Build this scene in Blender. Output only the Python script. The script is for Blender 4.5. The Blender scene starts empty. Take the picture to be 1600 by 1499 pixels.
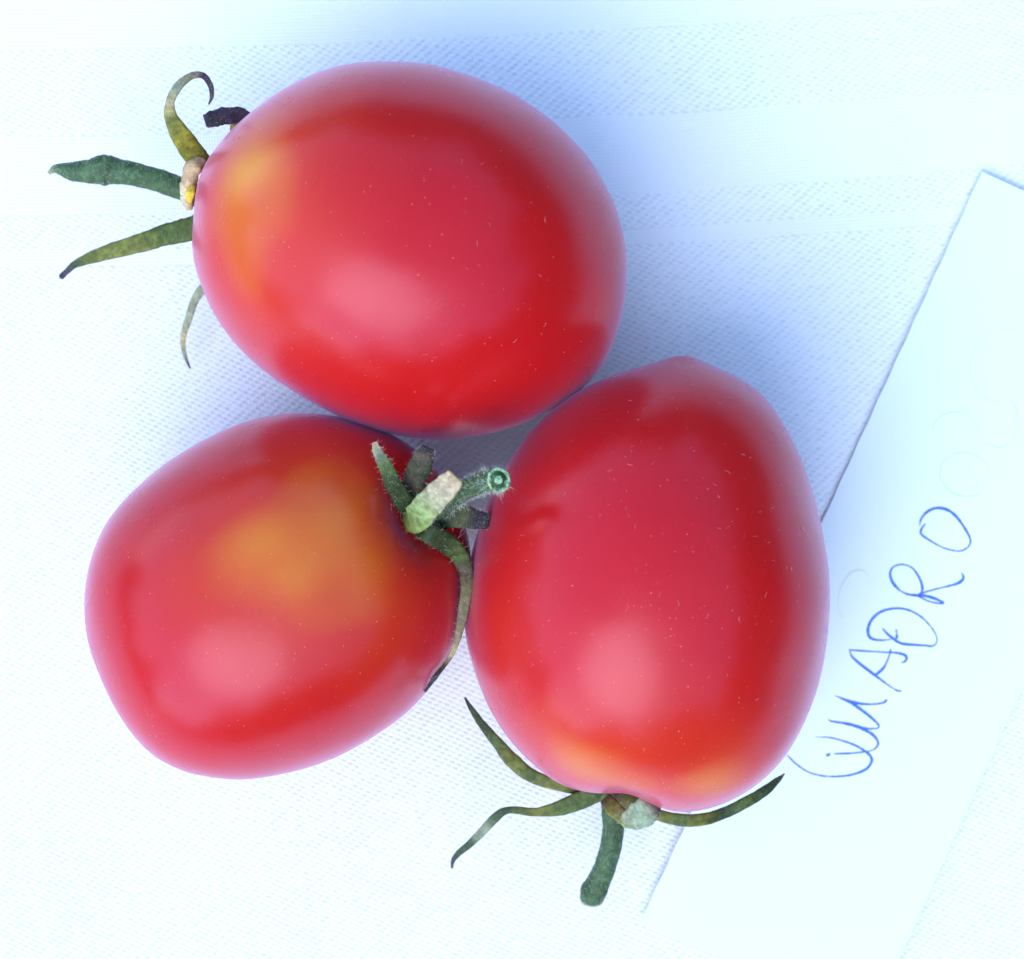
import bpy, math, random
import numpy as np
from mathutils import Vector

R = math.radians
D = 0.30                       # camera height above the cloth (m)
S0 = 10000.0                   # photograph pixels per metre on the cloth
scene = bpy.context.scene

# ------------------------------------------------------------------ camera
cam_d = bpy.data.cameras.new("camera")
cam_d.sensor_fit = 'HORIZONTAL'
cam_d.sensor_width = 36.0
cam_d.lens = 36.0 * D / 0.16
cam_d.clip_start = 0.01
cam_d.clip_end = 200.0
cam = bpy.data.objects.new("camera", cam_d)
cam.location = (0, 0, D)
scene.collection.objects.link(cam)
scene.camera = cam
cam_d.dof.use_dof = True
cam_d.dof.focus_distance = D - 0.034
cam_d.dof.aperture_fstop = 24.0

# ------------------------------------------------------------------ light
SUN_ZEN, SUN_AZ = 38.0, -118.0          # degrees from the zenith; azimuth from +X
sx = math.sin(R(SUN_ZEN)) * math.cos(R(SUN_AZ))
sy = math.sin(R(SUN_ZEN)) * math.sin(R(SUN_AZ))
sz = math.cos(R(SUN_ZEN))
world = bpy.data.worlds.new("World")
scene.world = world
world.use_nodes = True
wn = world.node_tree
wn.nodes.clear()
sky = wn.nodes.new('ShaderNodeTexSky')
sky.sky_type = 'NISHITA'
sky.sun_disc = False
sky.sun_elevation = R(90 - SUN_ZEN)
sky.sun_rotation = math.atan2(sx, sy)
sky.air_density = 1.0
sky.dust_density = 0.3
sky.ozone_density = 2.0
bg = wn.nodes.new('ShaderNodeBackground')
bg.inputs['Strength'].default_value = 0.15
wo = wn.nodes.new('ShaderNodeOutputWorld')
wn.links.new(sky.outputs[0], bg.inputs[0])
wn.links.new(bg.outputs[0], wo.inputs[0])

sun_d = bpy.data.lights.new("sun", 'SUN')
sun_d.energy = 0.5
sun_d.angle = R(46)
sun_d.color = (1.0, 0.965, 0.93)
sun = bpy.data.objects.new("sun", sun_d)
sun.rotation_euler = Vector((sx, sy, sz)).to_track_quat('Z', 'Y').to_euler()
sun.location = (sx, sy, sz)
scene.collection.objects.link(sun)

vs = scene.view_settings
scene.display_settings.display_device = 'sRGB'
vs.view_transform = 'Standard'
vs.look = 'None'
vs.exposure = 2.10
vs.gamma = 1.0
vs.use_curve_mapping = False
scene.cycles.max_bounces = 8

# ------------------------------------------------------------------ helpers
rng = np.random.default_rng(7)
random.seed(7)


def W(px, py, z=0.0):
    """photograph pixel + height -> point in the place"""
    k = (D - z) / D / S0
    return np.array([(px - 800.0) * k, (749.5 - py) * k, z])


def project(v):
    k = S0 * D / (D - v[..., 2])
    return 800.0 + v[..., 0] * k, 749.5 - v[..., 1] * k


def link(o, parent=None):
    scene.collection.objects.link(o)
    if parent is not None:
        o.parent = parent
    return o


def mesh_obj(name, verts, faces, mat, parent=None, smooth=True, cols=None, origin=None):
    verts = np.asarray(verts, float)
    if origin is None and parent is not None:
        origin = np.array(parent['org'][:]) if 'org' in parent else np.zeros(3)
    if origin is not None:
        verts = verts - origin
    me = bpy.data.meshes.new(name)
    me.from_pydata(verts.tolist(), [], [list(map(int, f)) for f in faces])
    if smooth:
        me.polygons.foreach_set('use_smooth', [True] * len(me.polygons))
    if cols is not None:
        a = me.color_attributes.new('col', 'FLOAT_COLOR', 'POINT')
        c = np.ones((len(verts), 4), np.float32)
        cols = np.asarray(cols)
        c[:, :cols.shape[1]] = cols
        a.data.foreach_set('color', c.ravel())
    me.materials.append(mat)
    me.update()
    o = bpy.data.objects.new(name, me)
    return link(o, parent)


def thing(name, org, label, cat, group=None):
    e = bpy.data.objects.new(name, None)
    e.empty_display_size = 0.01
    e.location = org
    e['label'] = label
    e['category'] = cat
    if group:
        e['group'] = group
    link(e)
    return e


class NT:
    """tiny wrapper that builds node trees"""

    def __init__(self, name):
        self.m = bpy.data.materials.new(name)
        self.m.use_nodes = True
        self.t = self.m.node_tree
        self.t.nodes.clear()
        self.out = self.n('ShaderNodeOutputMaterial')
        self.b = self.n('ShaderNodeBsdfPrincipled')
        self.l(self.b.outputs[0], self.out.inputs[0])

    def n(self, typ, **kw):
        x = self.t.nodes.new(typ)
        for k, v in kw.items():
            setattr(x, k, v)
        return x

    def l(self, a, b):
        self.t.links.new(a, b)

    def put(self, sock, v):
        if hasattr(v, 'is_linked') or hasattr(v, 'links'):
            self.l(v, sock)
        else:
            sock.default_value = v

    def math(self, op, a, b=0.0, c=0.0, clamp=False):
        x = self.n('ShaderNodeMath', operation=op, use_clamp=clamp)
        self.put(x.inputs[0], a)
        self.put(x.inputs[1], b)
        self.put(x.inputs[2], c)
        return x.outputs[0]

    def smooth(self, v, lo, hi):
        x = self.n('ShaderNodeMapRange', interpolation_type='SMOOTHSTEP')
        self.put(x.inputs['Value'], v)
        self.put(x.inputs['From Min'], lo)
        self.put(x.inputs['From Max'], hi)
        return x.outputs[0]

    def noise(self, vec, scale, detail=2.0, rough=0.5):
        x = self.n('ShaderNodeTexNoise')
        self.l(vec, x.inputs['Vector'])
        x.inputs['Scale'].default_value = scale
        x.inputs['Detail'].default_value = detail
        x.inputs['Roughness'].default_value = rough
        return x.outputs[0]

    def mix(self, f, a, b, blend='MIX'):
        x = self.n('ShaderNodeMix', data_type='RGBA', blend_type=blend)
        self.put(x.inputs[0], f)
        self.put(x.inputs[6], a)
        self.put(x.inputs[7], b)
        return x.outputs[2]

    def bump(self, h, dist, strength=1.0, normal=None):
        x = self.n('ShaderNodeBump')
        x.inputs['Strength'].default_value = strength
        x.inputs['Distance'].default_value = dist
        self.l(h, x.inputs['Height'])
        if normal is not None:
            self.l(normal, x.inputs['Normal'])
        return x.outputs[0]

    def coords(self):
        return self.n('ShaderNodeTexCoord').outputs['Object']


# ------------------------------------------------------------------ materials
def mat_cloth():
    m = NT('white_damask_cloth')
    co = m.coords()
    wob = m.n('ShaderNodeTexNoise')
    m.l(co, wob.inputs['Vector'])
    wob.inputs['Scale'].default_value = 55
    wob.inputs['Detail'].default_value = 3
    sep = m.n('ShaderNodeSeparateXYZ')
    m.l(co, sep.inputs[0])
    x, y = sep.outputs[0], sep.outputs[1]
    wv = m.math('MULTIPLY_ADD', wob.outputs[0], 0.0008, -0.0004)
    x2 = m.math('MULTIPLY', x, x)
    v = m.math('SUBTRACT', y, m.math('ADD', m.math('MULTIPLY', x, 0.05), m.math('MULTIPLY', x2, 0.27)))
    v = m.math('ADD', v, wv)
    u = m.math('ADD', m.math('MULTIPLY_ADD', y, 0.05, x), wv)
    # satin weave: long floats in rows, stepped five eighths from row to row
    row = m.math('DIVIDE', v, 0.00050)
    ri = m.math('FLOOR', row)
    rf = m.math('SUBTRACT', row, ri)
    uu = m.math('ADD', m.math('DIVIDE', u, 0.00165), m.math('MULTIPLY', ri, 0.625))
    uf = m.math('FRACT', uu)
    uc = m.math('ABSOLUTE', m.math('SUBTRACT', uf, 0.5))          # 0 centre .. .5 gap
    gap = m.smooth(uc, 0.16, 0.42)                                # dip between two floats
    rowh = m.math('SINE', m.math('MULTIPLY', rf, math.pi))
    gaph = m.math('MULTIPLY', gap, m.smooth(rowh, 0.25, 0.95))
    cell = m.n('ShaderNodeCombineXYZ')
    m.l(ri, cell.inputs[0])
    m.l(m.math('FLOOR', m.math('ADD', uu, 0.5)), cell.inputs[1])
    wh = m.n('ShaderNodeTexWhiteNoise', noise_dimensions='2D')
    m.l(cell.outputs[0], wh.inputs['Vector'])
    gaph = m.math('MULTIPLY', gaph, m.math('MULTIPLY_ADD', wh.outputs[0], 0.5, 0.5))
    satin = m.math('SUBTRACT', m.math('MULTIPLY', rowh, 0.35), m.math('MULTIPLY', gaph, 1.0))
    # plain bands: fine crosswise ribs
    fine = m.math('MULTIPLY', m.math('SINE', m.math('MULTIPLY', u, 2 * math.pi / 0.00042)), 0.22)
    fine = m.math('ADD', fine, m.math('MULTIPLY', m.math('SINE', m.math('MULTIPLY', v, 2 * math.pi / 0.00055)), 0.16))

    def band(a, b):
        return m.math('MULTIPLY', m.smooth(v, a - 0.00015, a + 0.00015), m.math('SUBTRACT', 1.0, m.smooth(v, b - 0.00015, b + 0.00015)))
    plain = None
    for a, b in ((0.0695, 0.105), (0.0436, 0.056), (0.0355, 0.0381), (-0.105, -0.094), (0.14, 0.155), (-0.16, -0.13)):
        k = band(a, b)
        plain = k if plain is None else m.math('ADD', plain, k, clamp=True)
    # pulled stitches along the band edges
    dots = None
    for e in (0.0695, 0.056, 0.0436, 0.0381, 0.0355):
        near = m.math('SUBTRACT', 1.0, m.smooth(m.math('ABSOLUTE', m.math('SUBTRACT', v, e)), 0.00003, 0.00018))
        dots = near if dots is None else m.math('ADD', dots, near, clamp=True)
    dash = m.smooth(m.math('SINE', m.math('MULTIPLY', u, 2 * math.pi / 0.00175)), -0.2, 0.7)
    dots = m.math('MULTIPLY', m.math('MULTIPLY', dots, dash), m.smooth(m.noise(co, 130, 3), 0.30, 0.75))
    h = m.math('ADD', m.math('MULTIPLY', satin, m.math('SUBTRACT', 1.0, plain)), m.math('MULTIPLY', fine, plain))
    h = m.math('SUBTRACT', h, m.math('MULTIPLY', dots, 0.75))
    irr = m.noise(co, 1500, 3)
    h = m.math('ADD', h, m.math('MULTIPLY', irr, 0.30))
    wear = m.noise(co, 38, 4, 0.6)
    h = m.math('MULTIPLY', h, m.math('MULTIPLY_ADD', wear, 0.9, 0.45))
    nrm = m.bump(h, 0.00014, 1.0)
    # the gaps and stitch dots take a darker blue-grey
    open_ = m.math('ADD', m.math('MULTIPLY', gaph, m.math('SUBTRACT', 1.0, plain)), dots, clamp=True)
    tint = m.mix(m.math('MULTIPLY', open_, 0.45), (0.765, 0.80, 0.81, 1), (0.45, 0.51, 0.59, 1))
    m.l(tint, m.b.inputs['Base Color'])
    m.b.inputs['Roughness'].default_value = 0.75
    m.b.inputs['Specular IOR Level'].default_value = 0.25
    m.l(nrm, m.b.inputs['Normal'])
    return m.m


def mat_skin():
    m = NT('tomato_skin')
    co = m.coords()
    at = m.n('ShaderNodeVertexColor', layer_name='col')
    base = at.outputs[0]
    mott = m.noise(co, 320, 6, 0.75)
    base = m.mix(m.math('MULTIPLY_ADD', mott, 0.5, -0.12, clamp=True), base, (0.50, 0.022, 0.008, 1))
    base2 = m.mix(0.65, at.outputs[0], base)
    # pale pores and dust
    vo = m.n('ShaderNodeTexVoronoi', feature='F1')
    m.l(co, vo.inputs['Vector'])
    vo.inputs['Scale'].default_value = 1300
    keep = m.n('ShaderNodeSeparateColor')
    m.l(vo.outputs['Color'], keep.inputs[0])
    dens = m.math('ADD', at.outputs[1], m.math('MULTIPLY_ADD', m.noise(co, 60, 3), 0.9, -0.24))
    on = m.math('LESS_THAN', keep.outputs[0], dens)
    size = m.math('MULTIPLY_ADD', keep.outputs[1], 0.09, 0.035)
    spot = m.math('MULTIPLY', on, m.math('SUBTRACT', 1.0, m.smooth(vo.outputs['Distance'], m.math('MULTIPLY', size, 0.6), size)))
    col = m.mix(m.math('MULTIPLY', spot, 0.55), base2, (0.85, 0.50, 0.30, 1))
    # rare dark grit
    vo2 = m.n('ShaderNodeTexVoronoi', feature='F1')
    m.l(co, vo2.inputs['Vector'])
    vo2.inputs['Scale'].default_value = 420
    k2 = m.n('ShaderNodeSeparateColor')
    m.l(vo2.outputs['Color'], k2.inputs[0])
    on2 = m.math('LESS_THAN', k2.outputs[0], 0.022)
    spot2 = m.math('MULTIPLY', on2, m.math('SUBTRACT', 1.0, m.smooth(vo2.outputs['Distance'], 0.03, 0.07)))
    col = m.mix(m.math('MULTIPLY', spot2, 0.6), col, (0.10, 0.02, 0.03, 1))
    m.l(col, m.b.inputs['Base Color'])
    m.b.inputs['Subsurface Weight'].default_value = 0.12
    m.b.inputs['Subsurface Radius'].default_value = (1.0, 0.25, 0.12)
    m.b.inputs['Subsurface Scale'].default_value = 0.003
    ro = m.math('MULTIPLY_ADD', m.noise(co, 60, 4), 0.16, 0.195)
    ro = m.math('MULTIPLY_ADD', spot, 0.3, ro)
    m.l(ro, m.b.inputs['Roughness'])
    m.b.inputs['IOR'].default_value = 1.42
    m.b.inputs['Sheen Weight'].default_value = 0.36
    m.b.inputs['Sheen Roughness'].default_value = 0.35
    m.b.inputs['Sheen Tint'].default_value = (0.92, 0.58, 1.0, 1)
    m.b.inputs['Specular Tint'].default_value = (0.84, 0.72, 1.0, 1)
    h = m.math('ADD', m.math('MULTIPLY', m.noise(co, 1500, 2), 0.25), m.math('MULTIPLY', spot, 0.8))
    m.l(m.bump(h, 0.00004, 0.6), m.b.inputs['Normal'])
    return m.m


def mat_green():
    m = NT('calyx_tissue')
    co = m.coords()
    at = m.n('ShaderNodeVertexColor', layer_name='col')
    n1 = m.noise(co, 900, 5, 0.65)
    n2 = m.noise(co, 3500, 3, 0.6)
    k = m.math('MULTIPLY_ADD', m.smooth(n1, 0.3, 0.72), 0.75, 0.65)
    col = m.mix(1.0, at.outputs[0], m.n('ShaderNodeCombineColor').outputs[0], 'MULTIPLY')
    cc = col.node.inputs[7].links[0].from_node
    for i in range(3):
        m.l(k, cc.inputs[i])
    pale = m.smooth(n2, 0.58, 0.75)
    col = m.mix(m.math('MULTIPLY', pale, 0.22), col, (0.55, 0.60, 0.45, 1))
    m.l(col, m.b.inputs['Base Color'])
    m.b.inputs['Roughness'].default_value = 0.6
    m.b.inputs['Specular IOR Level'].default_value = 0.3
    m.l(m.bump(m.math('ADD', n1, m.math('MULTIPLY', n2, 0.5)), 0.00014, 0.8), m.b.inputs['Normal'])
    return m.m


def mat_hair(name, c):
    m = NT(name)
    co = m.coords()
    m.l(m.mix(m.noise(co, 400, 2), (c[0], c[1], c[2], 1), (c[0] * .7, c[1] * .75, c[2] * .7, 1)), m.b.inputs['Base Color'])
    m.b.inputs['Roughness'].default_value = 0.4
    return m.m


def mat_paper():
    m = NT('white_paper')
    co = m.coords()
    f = m.noise(co, 700, 5, 0.7)
    s = m.n('ShaderNodeTexVoronoi', feature='F1')
    m.l(co, s.inputs['Vector'])
    s.inputs['Scale'].default_value = 170
    k = m.n('ShaderNodeSeparateColor')
    m.l(s.outputs['Color'], k.inputs[0])
    sp = m.math('MULTIPLY', m.math('LESS_THAN', k.outputs[0], 0.05), m.math('SUBTRACT', 1.0, m.smooth(s.outputs['Distance'], 0.015, 0.05)))
    c = m.mix(f, (0.68, 0.765, 0.755, 1), (0.71, 0.795, 0.785, 1))
    c = m.mix(m.math('MULTIPLY', sp, 0.25), c, (0.3, 0.3, 0.33, 1))
    m.l(c, m.b.inputs['Base Color'])
    m.b.inputs['Roughness'].default_value = 0.7
    m.b.inputs['Specular IOR Level'].default_value = 0.3
    m.l(m.bump(m.math('ADD', f, m.math('MULTIPLY', m.noise(co, 60, 3), 1.0)), 0.00005, 0.6), m.b.inputs['Normal'])
    return m.m


def mat_ink():
    m = NT('blue_ballpoint_ink')
    co = m.coords()
    m.l(m.mix(m.noise(co, 500, 4, 0.7), (0.008, 0.06, 0.46, 1), (0.07, 0.21, 0.70, 1)), m.b.inputs['Base Color'])
    m.b.inputs['Roughness'].default_value = 0.5
    return m.m


def mat_faint():
    m = NT('pressed_line')
    co = m.coords()
    m.l(m.mix(m.noise(co, 400, 4), (0.54, 0.62, 0.64, 1), (0.66, 0.74, 0.74, 1)), m.b.inputs['Base Color'])
    m.b.inputs['Roughness'].default_value = 0.7
    return m.m


M_CLOTH, M_SKIN, M_GREEN = mat_cloth(), mat_skin(), mat_green()
M_HAIR = mat_hair('calyx_fuzz', (0.62, 0.68, 0.55))
M_LINT = mat_hair('pale_lint', (0.72, 0.36, 0.30))
M_SCUFF = mat_hair('dry_scab', (0.22, 0.035, 0.06))
M_PAPER, M_INK, M_FAINT = mat_paper(), mat_ink(), mat_faint()


# ------------------------------------------------------------------ tablecloth
def cloth_z(x, y):
    return (0.00030 * np.sin(38 * x + 11 * y + 0.6) * np.sin(23 * y - 9 * x + 1.1)
            + 0.00016 * np.sin(95 * y - 12 * x) * np.sin(31 * x + 20 * y + 2.0)) - 0.0004


def build_cloth():
    g = np.linspace(-1, 1, 321)
    ax = np.sign(g) * (0.16 * np.abs(g) + 0.54 * np.abs(g) ** 5)
    X, Y = np.meshgrid(ax, ax)
    Z = cloth_z(X, Y)
    n = len(ax)
    v = np.stack([X.ravel(), Y.ravel(), Z.ravel()], 1)
    i = np.arange(n * n).reshape(n, n)
    f = np.stack([i[:-1, :-1].ravel(), i[:-1, 1:].ravel(), i[1:, 1:].ravel(), i[1:, :-1].ravel()], 1)
    o = mesh_obj('tablecloth', v, f, M_CLOTH)
    o['label'] = 'white woven cotton tablecloth with damask bands under the tomatoes'
    o['category'] = 'tablecloth'
    o['kind'] = 'structure'
    return o


build_cloth()

# ------------------------------------------------------------------ what carries the cloth, and an unseen ring added for reflections
def plain_mat(name, a, b, scale, rough=0.8):
    m = NT(name)
    m.l(m.mix(m.noise(m.coords(), scale, 5, 0.6), (*a, 1), (*b, 1)), m.b.inputs['Base Color'])
    m.b.inputs['Roughness'].default_value = rough
    return m.m


def box(x0, x1, y0, y1, z0, z1):
    v = [(x, y, z) for x in (x0, x1) for y in (y0, y1) for z in (z0, z1)]
    f = [(0, 1, 3, 2), (4, 6, 7, 5), (0, 4, 5, 1), (2, 3, 7, 6), (0, 2, 6, 4), (1, 5, 7, 3)]
    return v, f


def build_surroundings():
    wood = plain_mat('table_wood', (0.20, 0.12, 0.06), (0.30, 0.19, 0.10), 30)
    t = thing('garden_table', (0, 0, -0.75), 'wooden garden table under the white cloth', 'table')
    t['org'] = [0, 0, -0.75]
    mesh_obj('table_top', *box(-0.69, 0.69, -0.69, 0.69, -0.035, -0.0015), wood, t, smooth=False)
    for a in (-1, 1):
        for b in (-1, 1):
            mesh_obj('leg', *box(a * 0.62 - 0.03, a * 0.62 + 0.03, b * 0.62 - 0.03, b * 0.62 + 0.03, -0.75, -0.0352), wood, t, smooth=False)
    lawn = plain_mat('lawn', (0.05, 0.08, 0.02), (0.09, 0.12, 0.04), 8)
    g = mesh_obj('ground', [(-60, -60, -0.75), (60, -60, -0.75), (60, 60, -0.75), (-60, 60, -0.75)], [(0, 1, 2, 3)], lawn)
    g['kind'] = 'structure'
    n, m = 150, 22
    r = np.random.default_rng(3)
    V, F = [], []
    for j in range(m):
        for i in range(n):
            a = 2 * math.pi * i / n
            rad = 1.75 + 0.07 * r.normal() + 0.05 * math.sin(9 * a)
            top = 0.80 + 0.62 * math.cos(a) - 0.04 * math.sin(a) + 0.20 * math.sin(4 * a + 1) + 0.15 * math.sin(9 * a) + 0.10 * math.sin(17 * a + 2) + 0.07 * r.normal()  # top height shaped for the reflections and the skylight
            k = j / (m - 1)
            V.append(((rad + 0.25 * max(0, k - 0.85)) * math.cos(a), (rad + 0.25 * max(0, k - 0.85)) * math.sin(a), -0.76 + (top + 0.76) * k))
    for j in range(m - 1):
        for i in range(n):
            q = (i + 1) % n
            F.append((j * n + i, j * n + q, (j + 1) * n + q, (j + 1) * n + i))
    h = mesh_obj('reflection_ring', V, F, plain_mat('reflection_ring_green', (0.025, 0.045, 0.015), (0.06, 0.09, 0.03), 25), smooth=False)  # out of view, added so the tomato skin reflects dark bands
    h['kind'] = 'stuff'
    h['label'] = 'unseen dark green ring round the table, added for dark skin reflections'
    h['category'] = 'reflection_ring'


build_surroundings()

# ------------------------------------------------------------------ paper slip
PA, PB = W(1535, 268, 0.001), W(1000, 1442, 0.001)        # ends of its long left edge
pl = np.linalg.norm(PB - PA)
pd = (PB - PA) / pl                                       # along the slip
pn = np.array([-pd[1], pd[0], 0.0])                       # across, away from the tomatoes
PW = 0.0392
if pn[0] < 0:
    pn = -pn


def paper_z(s, t):
    edge = np.exp(-(t / 0.010) ** 2)
    return (0.00048 + 0.0015 * edge * np.exp(-((s - 0.105) / 0.022) ** 2)
            + 0.0003 * np.exp(-((s - 0.02) / 0.05) ** 2) * np.exp(-(t / 0.02) ** 2)
            + 0.00015 * np.sin(60 * s + 40 * t))


def on_paper(px, py, up):
    w = W(px, py, 0.001)
    d = w - PA
    s, t = d @ pd, d @ pn
    w = W(px, py, paper_z(s, t) + up)
    return w


def build_paper():
    org = (PA + PB) / 2 + pn * PW / 2
    org[2] = 0
    e = thing('paper_slip', org, 'white paper slip lettered QUADRO in blue ballpoint', 'paper')
    e['org'] = org.tolist()
    ns, nt, th = 90, 34, 0.00022
    S, T = np.meshgrid(np.linspace(0, pl, ns), np.linspace(0, PW, nt), indexing='ij')
    Z = paper_z(S, T)
    P = PA[None, None, :2] + S[..., None] * pd[:2] + T[..., None] * pn[:2]
    P = P + (0.00006 * np.sin(S * 900 + 1) * (T < 1e-6))[..., None] * pn[:2]
    top = np.concatenate([P, Z[..., None]], 2).reshape(-1, 3)
    bot = top.copy()
    bot[:, 2] -= th
    i = np.arange(ns * nt).reshape(ns, nt)
    q = np.stack([i[:-1, :-1].ravel(), i[1:, :-1].ravel(), i[1:, 1:].ravel(), i[:-1, 1:].ravel()], 1)
    N = ns * nt
    faces = [tuple(a) for a in q] + [tuple((a + N)[::-1]) for a in q]
    ring = list(i[:, 0]) + list(i[-1, 1:]) + list(i[-2::-1, -1]) + list(i[0, -2:0:-1])
    for a, b in zip(ring, ring[1:] + ring[:1]):
        faces.append((b, a, a + N, b + N))
    mesh_obj('sheet', np.vstack([top, bot]), faces, M_PAPER, e, smooth=False)
    return e


def catmull(P, per=8):
    P = np.asarray(P, float)
    P = np.vstack([2 * P[0] - P[1], P, 2 * P[-1] - P[-2]])
    out = []
    for k in range(1, len(P) - 2):
        p0, p1, p2, p3 = P[k - 1:k + 3]
        for t in np.linspace(0, 1, per, endpoint=False):
            out.append(0.5 * (2 * p1 + (p2 - p0) * t + (2 * p0 - 5 * p1 + 4 * p2 - p3) * t * t
                              + (3 * p1 - p0 - 3 * p2 + p3) * t ** 3))
    out.append(P[-2])
    return np.array(out)


def stroke_mesh(strokes, wmm, seed, up=0.00006):
    r = random.Random(seed)
    V, F = [], []
    for j, st in enumerate(strokes):
        c = catmull(st, 8)
        d = np.gradient(c, axis=0)
        L = np.linalg.norm(d, axis=1, keepdims=True)
        d = d / np.maximum(L, 1e-6)
        nx = np.stack([-d[:, 1], d[:, 0]], 1)
        b0 = len(V)
        ph = r.uniform(0, 6)
        n = len(c)
        for i in range(n):
            a = i / (n - 1)
            w = wmm * 10 * 0.5 * (0.74 + 0.30 * math.sin(a * 8 + ph) + 0.16 * r.uniform(-1, 1))
            w *= min(1.0, 0.45 + a * 8, 0.35 + (1 - a) * 7)
            z = up + j * 0.000012
            V.append(on_paper(c[i, 0] + nx[i, 0] * w, c[i, 1] + nx[i, 1] * w, z))
            V.append(on_paper(c[i, 0] - nx[i, 0] * w, c[i, 1] - nx[i, 1] * w, z))
        for i in range(n - 1):
            k = b0 + 2 * i
            F.append((k, k + 1, k + 3, k + 2))
    return V, F


def zz(pts):                    # readings from an enlarged crop
    return [(1180 + a / 2.998, 750 + b / 2.998) for a, b in pts]


LETTERS = [
    # Q
    [zz([(150, 1290), (190, 1330), (250, 1370), (320, 1388), (390, 1390), (460, 1380), (520, 1355), (545, 1320), (540, 1295),
         (515, 1272), (470, 1245), (400, 1220), (340, 1207), (280, 1206)]), zz([(333, 1294), (348, 1284), (343, 1292)])],
    # U
    [zz([(370, 1284), (440, 1282), (500, 1276), (545, 1268), (570, 1250), (574, 1225), (545, 1190), (480, 1158), (410, 1140),
         (355, 1131), (343, 1121)]),
     zz([(410, 1137), (470, 1152), (530, 1166), (572, 1164), (578, 1150), (550, 1120), (500, 1080), (440, 1040), (375, 1012)]),
     zz([(400, 1024), (440, 1038), (490, 1049), (550, 1052), (598, 1045), (618, 1030)])],
    # A
    [zz([(438, 797), (520, 803), (600, 808), (660, 811), (700, 821), (709, 837), (700, 852), (680, 858)]),
     zz([(442, 799), (455, 830), (500, 870), (560, 915), (620, 960), (665, 988), (686, 989)]),
     zz([(636, 792), (624, 835), (602, 880), (575, 906), (552, 918)])],
    # D
    [zz([(597, 697), (625, 727), (680, 765), (740, 773), (790, 776), (830, 779), (850, 760), (847, 728), (820, 685), (770, 637),
         (710, 608), (650, 603), (590, 618), (550, 650), (530, 690), (530, 725), (548, 745), (590, 752), (640, 747)]),
     zz([(660, 702), (664, 728), (659, 748)])],
    # R
    [zz([(680, 522), (645, 482), (632, 440), (648, 408), (690, 397), (735, 413), (768, 458), (783, 503), (778, 530)]),
     zz([(672, 516), (720, 538), (790, 543), (840, 556), (882, 577), (850, 578), (810, 568), (762, 545), (730, 538)]),
     zz([(765, 536), (800, 525), (860, 509), (930, 492), (963, 477), (976, 457), (965, 434)])],
    # O
    [zz([(770, 215), (777, 185), (802, 153), (845, 133), (895, 139), (940, 170), (985, 232), (1008, 280), (1001, 310), (975, 329),
         (945, 334), (880, 318), (815, 282), (778, 254), (779, 230), (799, 204)])],
]

paper = build_paper()
hw_v, hw_f = [], []
hand = bpy.data.objects.new('handwriting', None)
hand['org'] = list(paper['org'])
link(hand, paper)
hand['label'] = 'hand lettered word QUADRO in blue ballpoint'
for i, L in enumerate(LETTERS):
    V, F = stroke_mesh(L, 0.42, 10 + i)
    mesh_obj('letter', V, F, M_INK, hand, smooth=False)
faint = []
for cx, cy, rx, ry, a0, a1, rot in ((1568, 572, 52, 58, 70, 330, 0.2), (1492, 672, 34, 28, 170, 370, 0.0), (1508, 742, 40, 34, 0, 330, 0.3),
                                    (1562, 660, 28, 40, -60, 120, 0.1), (1335, 930, 24, 40, 100, 300, 0.3)):
    pts = []
    for k in range(14):
        a = R(a0 + (a1 - a0) * k / 13)
        ex, ey = rx * math.cos(a), ry * math.sin(a)
        pts.append((cx + ex * math.cos(rot) - ey * math.sin(rot), cy + ex * math.sin(rot) + ey * math.cos(rot)))
    pts = [p for p in pts if p[0] < 1605]
    faint.append(pts)
V, F = stroke_mesh(faint, 0.22, 77, up=0.00003)
fo = mesh_obj('pressed_marks', V, F, M_FAINT, paper, smooth=False)
fo['label'] = 'faint round impressions of earlier writing'


# ------------------------------------------------------------------ tomatoes
def four(th, r, order, N):
    """low-order periodic fit of r(th), sampled at N angles"""
    A = [np.ones_like(th)]
    for k in range(1, order + 1):
        A += [np.cos(k * th), np.sin(k * th)]
    A = np.stack(A, 1)
    c, *_ = np.linalg.lstsq(A, r, rcond=None)
    t = np.linspace(-np.pi, np.pi, N, endpoint=False)
    B = [np.ones_like(t)]
    for k in range(1, order + 1):
        B += [np.cos(k * t), np.sin(k * t)]
    return np.stack(B, 1) @ c


RED = np.array([0.47, 0.0045, 0.005])
STOPS = [(0.0, RED), (0.35, np.array([0.52, 0.030, 0.006])), (0.62, np.array([0.58, 0.125, 0.008])),
         (0.85, np.array([0.60, 0.215, 0.012])), (1.1, np.array([0.56, 0.310, 0.030]))]


def ripeness_colour(u):
    xs = [s[0] for s in STOPS]
    return np.stack([np.interp(u, xs, [s[1][i] for s in STOPS]) for i in range(3)], -1)


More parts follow.
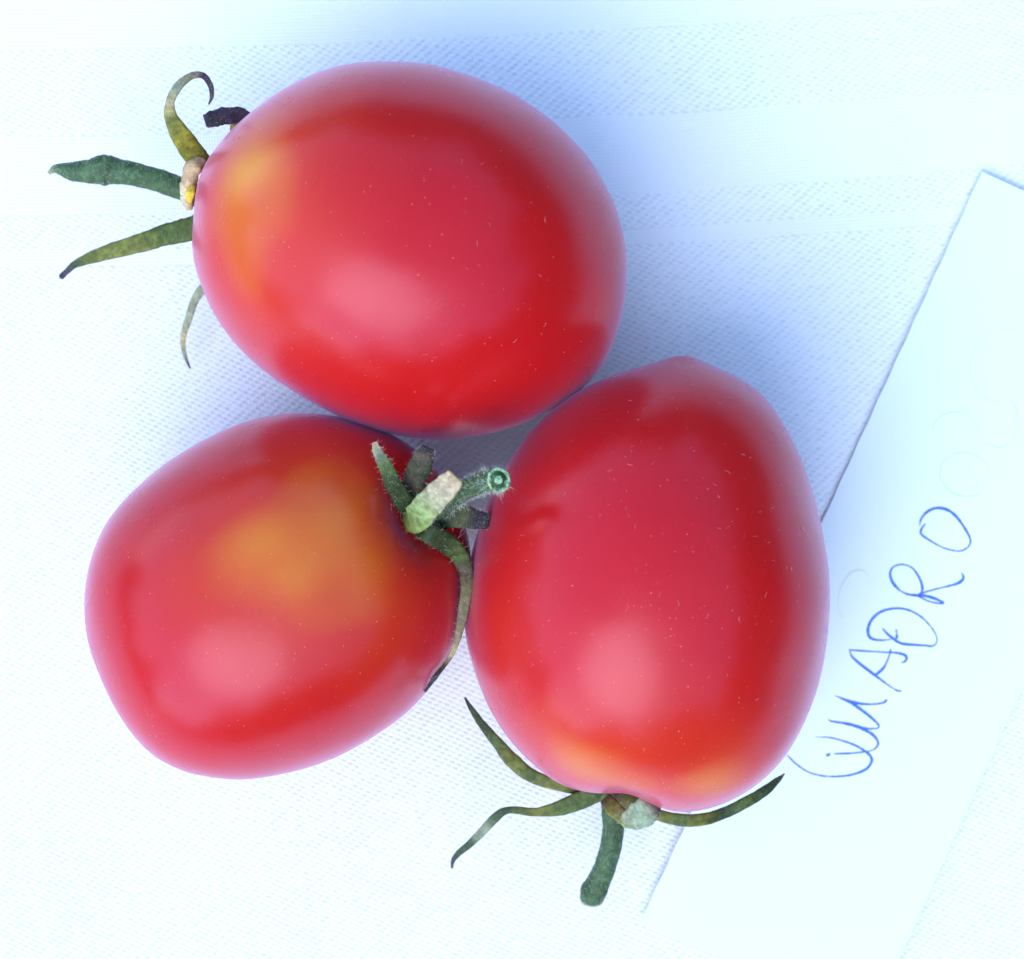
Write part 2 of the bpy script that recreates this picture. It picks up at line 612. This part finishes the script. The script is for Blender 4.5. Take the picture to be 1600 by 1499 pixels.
class Fruit:
    NT_, NP_ = 288, 170

    def __init__(self, outline, c_px, half, dents=(), nubs=()):
        self.half = half
        poly = catmull(np.array(outline + outline[:1], float), 6)[:-1]
        self.cz = half - 0.0002
        cx, cy = c_px
        d = poly - np.array([cx, cy])
        th = np.arctan2(-d[:, 1], d[:, 0])
        rr = np.hypot(d[:, 0], d[:, 1])
        o = np.argsort(th)
        th, rr = th[o], rr[o]
        N = self.NT_
        tg = np.linspace(-np.pi, np.pi, N, endpoint=False)
        target = np.interp(tg, np.r_[th - 2 * np.pi, th, th + 2 * np.pi], np.r_[rr, rr, rr])
        ker = np.array([1, 2, 3, 2, 1.]) / 9
        target = np.convolve(np.r_[target[-2:], target, target[:2]], ker, 'valid')
        self.C = W(cx, cy, self.cz)
        r = target * (D - self.cz) / D / S0
        for it in range(8):
            v = self.surface(tg, r)
            X, Y = project(v)
            ang = np.arctan2(-(Y - cy), X - cx).ravel()
            rad = np.hypot(X - cx, Y - cy).ravel()
            b = np.round((ang + np.pi) / (2 * np.pi) * N).astype(int) % N
            mx = np.zeros(N)
            np.maximum.at(mx, b, rad)
            r = r * np.where(mx > 0, target / np.maximum(mx, 1), 1.0)
        ker = np.hanning(13)
        r = np.convolve(np.r_[r[-6:], r, r[:6]], ker / ker.sum(), 'valid')
        self.tg, self.r = tg, r
        v = self.surface(tg, r)
        self.v0 = v.copy()
        for (px, py, zlo, sig, dep) in dents:            # hollows and grooves
            p = self.at(px, py, zlo)
            dist = np.linalg.norm(v - p, axis=-1)
            k = dep * np.exp(-(dist / sig) ** 2)
            inward = self.C - v
            inward /= np.linalg.norm(inward, axis=-1, keepdims=True)
            v = v + inward * k[..., None]
        seed = np.random.default_rng(int(c_px[0]))
        for f, a in ((70, 0.00010), (70, 0.00010), (120, 0.00009), (120, 0.00009), (230, 0.00004), (230, 0.00004), (420, 0.000012), (420, 0.000012)):
            d = seed.normal(size=3)
            d /= np.linalg.norm(d)
            e = np.cross(d, seed.normal(size=3))
            e /= np.linalg.norm(e)
            k = a * np.sin(v @ d * f * 2 + seed.uniform(0, 6)) * np.sin(v @ e * f * 1.3 + seed.uniform(0, 6))
            out = v - self.C
            out /= np.linalg.norm(out, axis=-1, keepdims=True)
            v = v + out * k[..., None]
        self.v = v
        self.org = np.array([self.C[0], self.C[1], 0.0])

    def surface(self, tg, r):
        r2 = four(tg, r, 2, len(tg))
        r5 = four(tg, r, 6, len(tg))
        ph = np.linspace(-np.pi / 2, np.pi / 2, self.NP_)
        a = np.clip(np.abs(np.sin(ph)), 0, 1)[:, None]
        k1 = np.clip(a / 0.45, 0, 1)
        k1 = k1 * k1 * (3 - 2 * k1)
        k2 = np.clip((a - 0.45) / 0.5, 0, 1)
        k2 = k2 * k2 * (3 - 2 * k2)
        rr = r[None] * (1 - k1) + r5[None] * k1
        rr = rr * (1 - k2) + r2[None] * k2
        cp = np.cos(ph)[:, None] ** 0.96
        x = self.C[0] + rr * cp * np.cos(tg)[None]
        y = self.C[1] + rr * cp * np.sin(tg)[None]
        z = self.cz + self.half * np.sin(ph)[:, None] + 0 * x
        return np.stack([x, y, z], -1)

    def at(self, px, py, z=None):
        """surface point that shows at a pixel (upper side), or nearest at height z"""
        v = self.v0.reshape(-1, 3)
        if z is None:
            X, Y = project(v)
            d = np.hypot(X - px, Y - py) + np.where(v[:, 2] < self.cz, 1e4, 0)
            return v[np.argmin(d)]
        w = W(px, py, z)
        return v[np.argmin(np.linalg.norm(v - w, axis=1))]

    def build(self, parent, patches, specks):
        NP_, N = self.NP_, self.NT_
        v = self.v
        u = np.zeros(v.shape[:2])
        rn = np.random.default_rng(len(patches))
        for (px, py, sig, amp) in patches:
            p = self.at(px, py)
            q = v - p
            wob = 1 + 0.25 * np.sin(v[..., 0] * 260 + rn.uniform(0, 6)) * np.sin(v[..., 1] * 230 + rn.uniform(0, 6))
            u = np.maximum(u, 0) + amp * np.exp(-(np.linalg.norm(q, axis=-1) * S0 * 1.08 / (sig * wob)) ** 2)
        g = np.zeros(u.shape)
        for q in range(14):
            d = rn.normal(size=3)
            g += np.sin(v @ (d / np.linalg.norm(d)) * rn.uniform(200, 900) + rn.uniform(0, 6.28)) / 14 ** 0.5
        u = np.clip(0.80 * u * (1 + 0.10 * g), 0, 1.1)
        den = np.full(u.shape, 0.10)
        for (px, py, sig, amp) in specks:
            den += amp * np.exp(-(np.linalg.norm(v - self.at(px, py), axis=-1) * S0 * 1.08 / sig) ** 2)
        col = np.concatenate([ripeness_colour(u), den[..., None]], -1)
        verts = v[1:-1].reshape(-1, 3)
        cols = col[1:-1].reshape(-1, 4)
        bot, top = v[0].mean(0), v[-1].mean(0)
        verts = np.vstack([verts, bot, top])
        cols = np.vstack([cols, col[0, 0], col[-1, 0]])
        n = NP_ - 2
        i = np.arange(n * N).reshape(n, N)
        j = np.roll(i, -1, axis=1)
        q = np.stack([i[:-1].ravel(), j[:-1].ravel(), j[1:].ravel(), i[1:].ravel()], 1)
        F = [tuple(a) for a in q]
        b, t = n * N, n * N + 1
        F += [(b, j[0, k], i[0, k]) for k in range(N)]
        F += [(t, i[-1, k], j[-1, k]) for k in range(N)]
        return mesh_obj('fruit', verts, F, M_SKIN, parent, cols=cols)


def lint(fr, parent, spots, n, seed):
    """stray pale fibres lying on the skin"""
    r = np.random.default_rng(seed)
    vv = fr.v.reshape(-1, 3)
    up = vv[vv[:, 2] > fr.cz * 1.15]
    V, F = [], []
    for _ in range(n):
        if len(spots) and r.random() < 0.6:
            sp = spots[r.integers(len(spots))]
            p = fr.at(sp[0] + r.normal(0, sp[2]), sp[1] + r.normal(0, sp[2]))
        else:
            p = up[r.integers(len(up))]
        nrm = (p - fr.C) / np.array([1, 1, 1.])
        nrm /= np.linalg.norm(nrm)
        a = np.cross(nrm, r.normal(size=3))
        a /= np.linalg.norm(a)
        b = np.cross(nrm, a)
        L = r.uniform(0.0002, 0.0009)
        bend = r.uniform(-0.7, 0.7)
        w = r.uniform(0.000008, 0.000018)
        base = len(V)
        K = 5
        for k in range(K):
            t = k / (K - 1) - 0.5
            c = p + a * L * t + b * L * bend * (t * t - 0.1) + nrm * (0.00005 - 0.3 * t * t * L * L / 0.05)
            V += [c + b * w, c - b * w, c + nrm * w * 1.6]
        for k in range(K - 1):
            o = base + 3 * k
            for x, y in ((0, 1), (1, 2), (2, 0)):
                F.append((o + x, o + y, o + 3 + y, o + 3 + x))
    o = mesh_obj('lint', V, F, M_LINT, parent, smooth=False)
    o['kind'] = 'stuff'
    return o


def scuffs(fr, parent, groups, seed):
    """tiny dry scabs and grit on the skin"""
    r = np.random.default_rng(seed)
    V, F = [], []
    for (cx, cy, sp, n, big) in groups:
        for _ in range(n):
            p = fr.at(cx + r.normal(0, sp), cy + r.normal(0, sp))
            nn = p - fr.C
            nn /= np.linalg.norm(nn)
            q = fr.v.reshape(-1, 3)[np.argmin(np.linalg.norm(fr.v.reshape(-1, 3) - p, axis=1))]
            a = np.cross(nn, r.normal(size=3))
            a /= np.linalg.norm(a)
            b = np.cross(nn, a)
            ra, rb = big * r.uniform(0.4, 1.3), big * r.uniform(0.3, 0.8)
            b0 = len(V)
            for k in range(7):
                t = 2 * math.pi * k / 7
                j = r.uniform(0.7, 1.2)
                V.append(q + a * ra * j * math.cos(t) + b * rb * j * math.sin(t) - nn * 0.00002)
            V.append(q + nn * big * 0.35)
            F += [(b0 + k, b0 + (k + 1) % 7, b0 + 7) for k in range(7)]
    o = mesh_obj('scuff_marks', V, F, M_SCUFF, parent, smooth=False)
    o['kind'] = 'stuff'


G_DARK, G_MID, G_OLIVE = (0.030, 0.052, 0.014), (0.068, 0.105, 0.020), (0.125, 0.135, 0.018)
G_STEM, G_BLUE, G_PALE = (0.042, 0.085, 0.026), (0.050, 0.100, 0.036), (0.22, 0.29, 0.10)
YEL, STRAW, CORK = (0.48, 0.34, 0.03), (0.34, 0.28, 0.13), (0.44, 0.30, 0.15)
BROWN, PURPLE, BLACK = (0.075, 0.050, 0.028), (0.045, 0.028, 0.045), (0.022, 0.016, 0.020)
GREY = (0.22, 0.24, 0.14)


def shoot(name, parent, pts, flat=0.35, roll=0.0, seed=0, fuzz=120, hair=0.0007, keel=0.25, rough=0.022, label=None, caps=True):
    """tapered leafy or round shoot. pts: (px, py, z_cm, width_px, colour)"""
    P = np.array([W(p[0], p[1], p[2] / 100) for p in pts])
    wd = np.array([p[3] for p in pts]) / S0 * (D - np.array([p[2] for p in pts]) / 100) / D
    cl = np.array([p[4] for p in pts])
    per = 9
    c = catmull(P, per)
    n = len(c)
    a = np.linspace(0, len(pts) - 1, n)
    idx = np.arange(len(pts))
    w = np.interp(a, idx, wd)
    colr = np.stack([np.interp(a, idx, cl[:, i]) for i in range(3)], 1)
    d = np.gradient(c, axis=0)
    d /= np.linalg.norm(d, axis=1, keepdims=True)
    r = np.random.default_rng(seed)
    ring = 14
    ph = r.uniform(0, 6.28, 2)
    V, C, NR = [], [], []
    side_prev = None
    for i in range(n):
        side = np.cross(d[i], (0, 0, 1.0))
        ln = np.linalg.norm(side)
        side = side / ln if ln > 0.15 or side_prev is None else side_prev
        side_prev = side
        up = np.cross(side, d[i])
        up /= np.linalg.norm(up)
        ro = R(roll)
        s2 = side * math.cos(ro) + up * math.sin(ro)
        u2 = -side * math.sin(ro) + up * math.cos(ro)
        for k in range(ring):
            t = 2 * math.pi * k / ring
            ct, st = math.cos(t), math.sin(t)
            x = ct * w[i] / 2
            y = st * w[i] / 2 * flat + keel * flat * (abs(ct) - 0.5) * w[i]
            jit = 1 + rough * (math.sin(i * 0.7 + ph[0] + 2 * ct) + 0.7 * math.sin(i * 1.63 + ph[1] + k * 1.3)) + 0.25 * rough * r.normal()
            V.append(c[i] + s2 * x * jit + u2 * y * jit)
            nn = s2 * ct * flat + u2 * st
            NR.append(nn / np.linalg.norm(nn))
            C.append(colr[i] * (1 + 0.12 * r.normal()))
    F = []
    for i in range(n - 1):
        for k in range(ring):
            k2 = (k + 1) % ring
            F.append((i * ring + k, i * ring + k2, (i + 1) * ring + k2, (i + 1) * ring + k))
    if caps:
        F.append(tuple(range(ring))[::-1])
        F.append(tuple((n - 1) * ring + k for k in range(ring)))
    V, NR = np.array(V), np.array(NR)
    o = mesh_obj(name, V, F, M_GREEN, parent, cols=np.clip(np.array(C), 0.004, 1))
    o['org'] = list(parent['org'])
    if label:
        o['label'] = label
    if fuzz:
        hv, hf = [], []
        for _ in range(fuzz):
            k = r.integers(len(V))
            k2 = min(k + ring, len(V) - 1)
            k3 = k - k % ring + (k + 1) % ring
            f1, f2 = r.random(), r.random()
            p = V[k] + (V[k2] - V[k]) * f1 + (V[k3] - V[k]) * f2
            nn = NR[k] + (NR[k3] - NR[k]) * f2
            dirn = nn + r.normal(size=3) * 0.45
            dirn /= np.linalg.norm(dirn)
            L = hair * r.uniform(0.35, 1.0) * (1.8 if r.random() < 0.08 else 1)
            s = np.cross(dirn, r.normal(size=3))
            s /= np.linalg.norm(s)
            s2 = np.cross(dirn, s)
            wv = 0.000018 if name == 'stem' else 0.000013
            curl = s * L * r.uniform(-0.35, 0.35)
            b0 = len(hv)
            for q, ws in ((0, 1.0), (0.5, 0.8)):
                cc = p + dirn * (L * q - 0.00003) + curl * q * q
                for g in range(3):
                    an = 2 * math.pi * g / 3
                    hv.append(cc + (s * math.cos(an) + s2 * math.sin(an)) * wv * ws)
            hv.append(p + dirn * L + curl)
            for g in range(3):
                g2 = (g + 1) % 3
                hf.append((b0 + g, b0 + g2, b0 + 3 + g2, b0 + 3 + g))
                hf.append((b0 + 3 + g, b0 + 3 + g2, b0 + 6))
        h = mesh_obj('fuzz', hv, hf, M_HAIR, o, smooth=False)
        h['kind'] = 'stuff'
    return o


OUT1 = [(294, 350), (298, 302), (314, 262), (342, 224), (382, 184), (430, 149), (480, 122), (533, 104), (590, 97), (650, 99),
        (710, 110), (770, 130), (830, 163), (880, 205), (920, 250), (950, 300), (970, 350), (979, 400), (980, 440), (973, 490),
        (955, 545), (925, 590), (885, 625), (840, 652), (790, 672), (740, 682), (690, 686), (640, 682), (590, 672), (540, 655),
        (490, 630), (440, 600), (395, 565), (355, 525), (325, 480), (305, 430), (295, 388)]
OUT2 = [(1065, 558), (1110, 571), (1155, 589), (1192, 614), (1217, 645), (1238, 685), (1259, 733), (1277, 790), (1290, 850),
        (1297, 910), (1296, 970), (1289, 1030), (1275, 1085), (1252, 1140), (1222, 1190), (1180, 1230), (1130, 1258), (1085, 1269),
        (1040, 1271), (995, 1260), (950, 1247), (905, 1238), (868, 1222), (830, 1190), (795, 1153), (765, 1110), (745, 1062),
        (731, 1010), (726, 960), (730, 910), (740, 855), (755, 803), (775, 755), (802, 712), (835, 670), (875, 632), (920, 603),
        (970, 582), (1020, 567)]
OUT3 = [(131, 965), (132, 925), (139, 885), (152, 848), (172, 810), (205, 770), (247, 732), (290, 702), (340, 676), (395, 656),
        (450, 646), (510, 648), (560, 658), (610, 678), (652, 705), (690, 745), (718, 795), (735, 850), (738, 895), (731, 945),
        (714, 1003), (688, 1052), (650, 1100), (600, 1140), (550, 1171), (490, 1198), (430, 1213), (370, 1219), (320, 1214),
        (278, 1202), (240, 1180), (205, 1145), (177, 1104), (154, 1058), (138, 1012)]

fr1 = Fruit(OUT1, (640, 392), 0.0262, dents=[(296, 310, 0.0225, 0.0055, 0.0028), (330, 340, 0.033, 0.006, 0.0006)])
fr2 = Fruit(OUT2, (1012, 918), 0.0262, dents=[(1066, 560, 0.0275, 0.0028, -0.0006), (968, 1252, 0.021, 0.006, 0.003), (990, 1205, 0.033, 0.0035, 0.0011), (985, 1240, 0.028, 0.0035, 0.0011)])
fr3 = Fruit(OUT3, (435, 930), 0.0240, dents=[(664, 808, None, 0.0060, 0.0034), (640, 790, None, 0.0035, 0.0008), (600, 1010, None, 0.010, -0.0007), (480, 760, None, 0.012, -0.0008)])

t1 = thing('tomato', fr1.org, 'red oval tomato with yellow shoulder, curled sepal and knuckled green stem', 'tomato', 'ripe tomatoes on the cloth')
t2 = thing('tomato', fr2.org, 'red egg-shaped tomato overlapping the paper slip, pointed tip, straight green stem', 'tomato', 'ripe tomatoes on the cloth')
t3 = thing('tomato', fr3.org, 'red tomato with broad orange patch, cut hairy stem end facing up', 'tomato', 'ripe tomatoes on the cloth')
for t, f in ((t1, fr1), (t2, fr2), (t3, fr3)):
    t['org'] = f.org.tolist()

fr1.build(t1, [(365, 295, 62, 0.44), (365, 392, 60, 0.36), (395, 235, 80, 0.42), (480, 150, 120, 0.40), (400, 475, 80, 0.34),
               (430, 330, 110, 0.34), (320, 350, 50, 0.22), (520, 480, 160, 0.08)],
          [(560, 150, 90, 0.25), (530, 580, 110, 0.45), (380, 300, 90, 0.15)])
fr2.build(t2, [(925, 1205, 65, 0.48), (990, 1225, 55, 0.40), (1115, 1230, 75, 0.62), (870, 1150, 80, 0.32), (1010, 1140, 150, 0.24),
               (780, 1000, 80, 0.16)],
          [(960, 1150, 190, 0.50), (1080, 1180, 160, 0.4), (1050, 720, 150, 0.12), (820, 1000, 120, 0.2)])
fr3.build(t3, [(490, 800, 105, 0.32), (415, 860, 105, 0.28), (585, 945, 95, 0.30), (345, 900, 85, 0.30), (480, 950, 170, 0.22),
               (585, 850, 120, 0.18), (530, 720, 90, 0.22)],
          [(500, 900, 200, 0.50), (620, 880, 130, 0.35), (520, 1090, 110, 0.35), (300, 1000, 200, 0.15)])
lint(fr1, t1, [(700, 490, 40), (560, 560, 60), (880, 480, 60)], 60, 3)
lint(fr2, t2, [(1060, 690, 70), (1190, 780, 60), (1200, 900, 60)], 110, 4)
lint(fr3, t3, [(590, 780, 40), (560, 1060, 70)], 60, 5)

scuffs(fr1, t1, [(695, 490, 12, 16, 0.00016), (690, 485, 45, 22, 0.00008), (440, 150, 40, 10, 0.00009), (366, 216, 5, 3, 0.00022)], 31)
scuffs(fr2, t2, [(1160, 600, 40, 8, 0.00010), (1194, 628, 5, 3, 0.00018), (1230, 1120, 50, 8, 0.00008), (1060, 563, 14, 4, 0.0001)], 32)
scuffs(fr3, t3, [(546, 976, 4, 2, 0.00016), (430, 960, 90, 8, 0.00008), (420, 1190, 60, 8, 0.00009)], 33)

# --- calyx of the tomato with the yellow shoulder
shoot('stem', t1, [(312, 308, 2.2, 34, G_STEM), (270, 290, 2.2, 36, G_STEM), (225, 276, 2.1, 36, G_STEM), (185, 268, 2.0, 40, G_BLUE),
                   (163, 266, 2.0, 50, G_BLUE), (140, 268, 2.0, 38, G_BLUE), (112, 268, 2.0, 30, G_BLUE), (88, 264, 2.0, 14, G_BLUE),
                   (76, 271, 2.0, 4, STRAW)], flat=0.95, keel=0, seed=1, fuzz=1800, hair=0.0004)
shoot('sepal', t1, [(325, 262, 2.4, 26, G_OLIVE), (305, 243, 2.6, 36, G_OLIVE), (285, 215, 2.9, 34, (0.22, 0.21, 0.02)),
                    (268, 185, 3.1, 22, G_OLIVE), (266, 160, 3.2, 14, STRAW), (278, 136, 3.2, 15, GREY), (297, 120, 3.1, 12, STRAW),
                    (316, 118, 3.0, 10, PURPLE), (328, 132, 2.9, 9, PURPLE), (331, 150, 2.8, 7, PURPLE), (326, 164, 2.8, 2, BROWN)],
      flat=0.28, seed=2, fuzz=160, label='curled yellow green sepal with dark tip')
shoot('sepal', t1, [(366, 214, 2.2, 8, YEL), (368, 198, 2.3, 18, (0.2, 0.13, 0.03)), (382, 182, 2.3, 20, PURPLE)], flat=0.3, seed=3, fuzz=20)
shoot('sepal', t1, [(392, 186, 2.3, 16, PURPLE), (375, 180, 2.35, 24, PURPLE), (350, 182, 2.45, 28, PURPLE), (330, 187, 2.5, 26, BLACK),
                    (320, 190, 2.5, 20, PURPLE)], flat=0.22, seed=4, fuzz=20, rough=0.05, label='withered dark purple sepal stub')
shoot('sepal', t1, [(315, 350, 1.9, 34, G_MID), (290, 360, 1.9, 38, G_MID), (260, 367, 1.9, 34, G_MID), (220, 380, 1.9, 30, G_OLIVE),
                    (180, 391, 1.8, 26, G_OLIVE), (145, 402, 1.7, 20, G_OLIVE), (118, 413, 1.6, 12, G_DARK), (104, 425, 1.5, 9, PURPLE),
                    (97, 432, 1.5, 10, PURPLE), (101, 434, 1.5, 4, PURPLE)], flat=0.3, seed=5, fuzz=160, hair=0.0005)
shoot('sepal', t1, [(318, 450, 1.1, 16, GREY), (305, 468, 1.0, 13, GREY), (294, 500, 0.8, 12, GREY), (286, 528, 0.6, 9, STRAW),
                    (288, 552, 0.4, 7, GREY), (297, 576, 0.25, 3, PURPLE)], flat=0.3, seed=6, fuzz=40, hair=0.0004, label='thin dry grey sepal drooping to the cloth')
shoot('corky_collar', t1, [(318, 250, 2.55, 14, CORK), (303, 260, 2.65, 28, CORK), (295, 285, 2.6, 26, CORK), (292, 308, 2.5, 22, (0.55, 0.47, 0.30)),
                           (296, 328, 2.4, 10, CORK)], flat=0.6, seed=7, fuzz=0, rough=0.06, keel=0)
shoot('corky_collar', t1, [(302, 290, 2.75, 8, YEL), (297, 302, 2.75, 16, (0.62, 0.42, 0.03)), (295, 318, 2.65, 8, YEL)], flat=0.5, seed=8, fuzz=0, keel=0)

# --- calyx of the tomato that leans over the paper
shoot('sepal', t2, [(905, 1236, 1.9, 14, G_MID), (868, 1226, 1.9, 18, G_OLIVE), (830, 1212, 1.9, 22, G_MID), (800, 1188, 1.9, 24, G_OLIVE),
                    (778, 1162, 1.9, 18, G_MID), (754, 1133, 1.9, 13, G_DARK), (738, 1110, 1.9, 9, G_DARK), (726, 1090, 1.9, 3, BLACK)],
      flat=0.4, seed=11, fuzz=120, hair=0.0004)
shoot('sepal', t2, [(945, 1236, 2.0, 24, G_MID), (915, 1247, 2.0, 30, G_MID), (880, 1261, 2.0, 26, G_MID), (840, 1269, 2.0, 14, G_OLIVE),
                    (795, 1266, 2.0, 11, G_DARK), (775, 1277, 1.9, 15, G_DARK), (755, 1298, 1.7, 14, GREY), (735, 1318, 1.5, 12, G_DARK),
                    (716, 1334, 1.3, 10, G_DARK), (708, 1345, 1.2, 7, PURPLE), (706, 1357, 1.1, 3, PURPLE)], flat=0.35, seed=12, fuzz=160, hair=0.0005)
shoot('stem', t2, [(955, 1238, 2.0, 34, G_STEM), (956, 1270, 1.9, 32, G_STEM), (958, 1300, 1.8, 34, G_STEM), (950, 1340, 1.6, 34, G_BLUE),
                   (938, 1372, 1.4, 36, G_STEM), (928, 1392, 1.3, 42, G_STEM), (924, 1406, 1.2, 36, G_BLUE), (923, 1416, 1.2, 18, STRAW)],
      flat=0.95, keel=0, seed=13, fuzz=1600, hair=0.0004)
shoot('sepal', t2, [(946, 1248, 2.6, 20, BROWN), (958, 1263, 2.75, 26, (0.15, 0.13, 0.02)), (975, 1278, 2.85, 22, (0.17, 0.16, 0.04)), (985, 1288, 2.9, 14, G_PALE)],
      flat=0.3, seed=14, fuzz=30)
shoot('sepal', t2, [(972, 1288, 2.8, 14, G_PALE), (984, 1282, 2.95, 34, GREY), (1000, 1273, 3.0, 46, (0.22, 0.30, 0.17)), (1014, 1263, 3.05, 44, GREY),
                    (1021, 1256, 3.0, 30, PURPLE)], flat=0.3, seed=15, fuzz=120, hair=0.0005, rough=0.04, label='stubby grey green sepal folded back')
shoot('sepal', t2, [(1000, 1266, 2.1, 14, G_MID), (1030, 1274, 2.1, 18, G_OLIVE), (1060, 1281, 2.1, 20, G_MID), (1095, 1281, 2.1, 20, G_OLIVE),
                    (1130, 1271, 2.0, 18, G_DARK), (1165, 1254, 2.0, 18, G_MID), (1195, 1236, 1.9, 16, G_DARK), (1214, 1220, 1.8, 10, G_DARK),
                    (1226, 1209, 1.8, 2, BROWN)], flat=0.4, seed=16, fuzz=140, hair=0.0004)

shoot('receptacle', t2, [(940, 1240, 2.1, 22, G_MID), (960, 1248, 2.1, 40, BROWN), (985, 1254, 2.1, 46, (0.10, 0.11, 0.02)), (1010, 1262, 2.1, 34, G_MID), (1030, 1268, 2.05, 14, G_OLIVE)],
      flat=0.7, keel=0, seed=17, fuzz=80, hair=0.0004)

# --- calyx of the tomato with the orange patch (on its upper side)
b3 = fr3.at(660, 812)[2] * 100 - 0.32
stem3 = shoot('stem', t3, [(655, 812, b3, 34, G_DARK), (685, 795, b3 + 0.35, 34, G_STEM), (710, 776, b3 + 0.65, 33, G_STEM), (735, 762, b3 + 0.9, 33, G_STEM),
                           (760, 752, b3 + 1.15, 34, G_STEM), (779, 750, b3 + 1.5, 36, G_BLUE)], flat=0.97, keel=0, seed=21, fuzz=1100, hair=0.0011)
shoot('sepal', t3, [(650, 806, b3 + 0.1, 30, G_MID), (632, 785, b3 + 0.3, 32, G_DARK), (615, 757, b3 + 0.55, 27, G_DARK), (602, 728, b3 + 0.75, 22, G_MID),
                    (590, 706, b3 + 0.85, 15, GREY), (585, 691, b3 + 0.9, 8, CORK)], flat=0.3, seed=22, fuzz=200, hair=0.0009)
shoot('sepal', t3, [(655, 805, b3, 30, G_DARK), (645, 770, b3 + 0.2, 34, BROWN), (654, 735, b3 + 0.35, 38, (0.05, 0.055, 0.02)), (664, 712, b3 + 0.4, 32, BROWN),
                    (670, 700, b3 + 0.42, 20, BLACK)], flat=0.3, seed=23, fuzz=180, hair=0.0009, rough=0.04, label='dark withered sepal')
shoot('sepal', t3, [(632, 815, b3 + 0.25, 26, G_OLIVE), (648, 812, b3 + 0.7, 46, (0.17, 0.24, 0.06)), (664, 795, b3 + 1.05, 46, G_PALE), (682, 776, b3 + 1.3, 44, (0.34, 0.31, 0.17)),
                    (700, 758, b3 + 1.45, 40, (0.40, 0.31, 0.18)), (712, 744, b3 + 1.5, 30, CORK)],
      flat=0.28, seed=24, fuzz=90, rough=0.035, label='pale corky sepal folded over the stem')
shoot('sepal', t3, [(665, 818, b3, 30, G_DARK), (695, 808, b3 + 0.1, 38, G_DARK), (722, 807, b3 + 0.12, 36, (0.06, 0.07, 0.02)), (745, 812, b3 + 0.1, 30, BLACK),
                    (764, 815, b3 + 0.08, 24, BLACK)], flat=0.28, seed=25, fuzz=160, hair=0.0009, label='dark sepal tucked between the fruits')


def rest(px, py, off):
    """height just above the skin of the orange-patched fruit"""
    return fr3.at(px, py)[2] * 100 + off


shoot('sepal', t3, [(652, 822, b3 + 0.1, 26, G_MID), (672, 834, rest(672, 834, 0.1), 34, G_DARK), (697, 848, rest(697, 848, 0.12), 34, G_DARK), (717, 868, rest(717, 868, 0.2), 29, G_MID),
                    (728, 893, rest(728, 893, 0.35), 23, BROWN), (729, 922, rest(729, 922, 0.45), 19, (0.14, 0.12, 0.04)), (723, 958, rest(720, 958, 0.35), 17, (0.16, 0.13, 0.06)),
                    (716, 992, rest(712, 992, 0.3), 12, (0.2, 0.16, 0.08)), (706, 1022, rest(700, 1022, 0.3), 8, STRAW), (694, 1040, rest(690, 1040, 0.2), 7, BROWN),
                    (680, 1058, rest(678, 1058, 0.2), 8, BLACK), (664, 1081, rest(664, 1081, 0.15), 4, BLACK)], flat=0.4, seed=26, fuzz=260, hair=0.0009, label='long drooping sepal with dry tip')


def cut_face():
    # cut end of the stem: rim, pith ring and core, looking up and to the side
    c0 = W(779, 750, (b3 + 1.5) / 100)
    ax = W(779, 750, (b3 + 1.5) / 100) - W(764, 752, (b3 + 1.2) / 100)
    ax /= np.linalg.norm(ax)
    s = np.cross(ax, (0, 1, 0))
    s /= np.linalg.norm(s)
    t = np.cross(ax, s)
    rad = 18.5 / S0 * (D - c0[2]) / D
    r = np.random.default_rng(5)
    V, C, F = [], [], []
    prof = [(0.98, -0.0005, G_STEM), (1.08, 0.0, G_PALE), (0.98, 0.00022, (0.33, 0.42, 0.22)), (0.84, 0.0001, (0.17, 0.36, 0.17)), (0.66, -0.0001, (0.10, 0.27, 0.10)),
            (0.46, -0.00010, (0.14, 0.32, 0.14)), (0.30, 0.00006, (0.35, 0.55, 0.30)), (0.12, 0.00002, (0.25, 0.48, 0.22))]
    n = 40
    for q, (f, h, cc) in enumerate(prof):
        for k in range(n):
            a = 2 * math.pi * k / n
            rr = rad * f * (1 + 0.05 * r.normal())
            V.append(c0 + s * rr * math.cos(a) + t * rr * math.sin(a) + ax * (h + 0.00005 * r.normal()))
            C.append(np.array(cc) * (1 + 0.45 * r.normal()) + 0.05 * r.random())
    for q in range(len(prof) - 1):
        for k in range(n):
            k2 = (k + 1) % n
            F.append((q * n + k, q * n + k2, (q + 1) * n + k2, (q + 1) * n + k))
    F.append(tuple((len(prof) - 1) * n + k for k in range(n)))
    o = mesh_obj('cut_face', V, F, M_GREEN, stem3, cols=np.clip(np.array(C), 0.01, 1))
    o['label'] = 'pale green cut face of the stem'


cut_face()
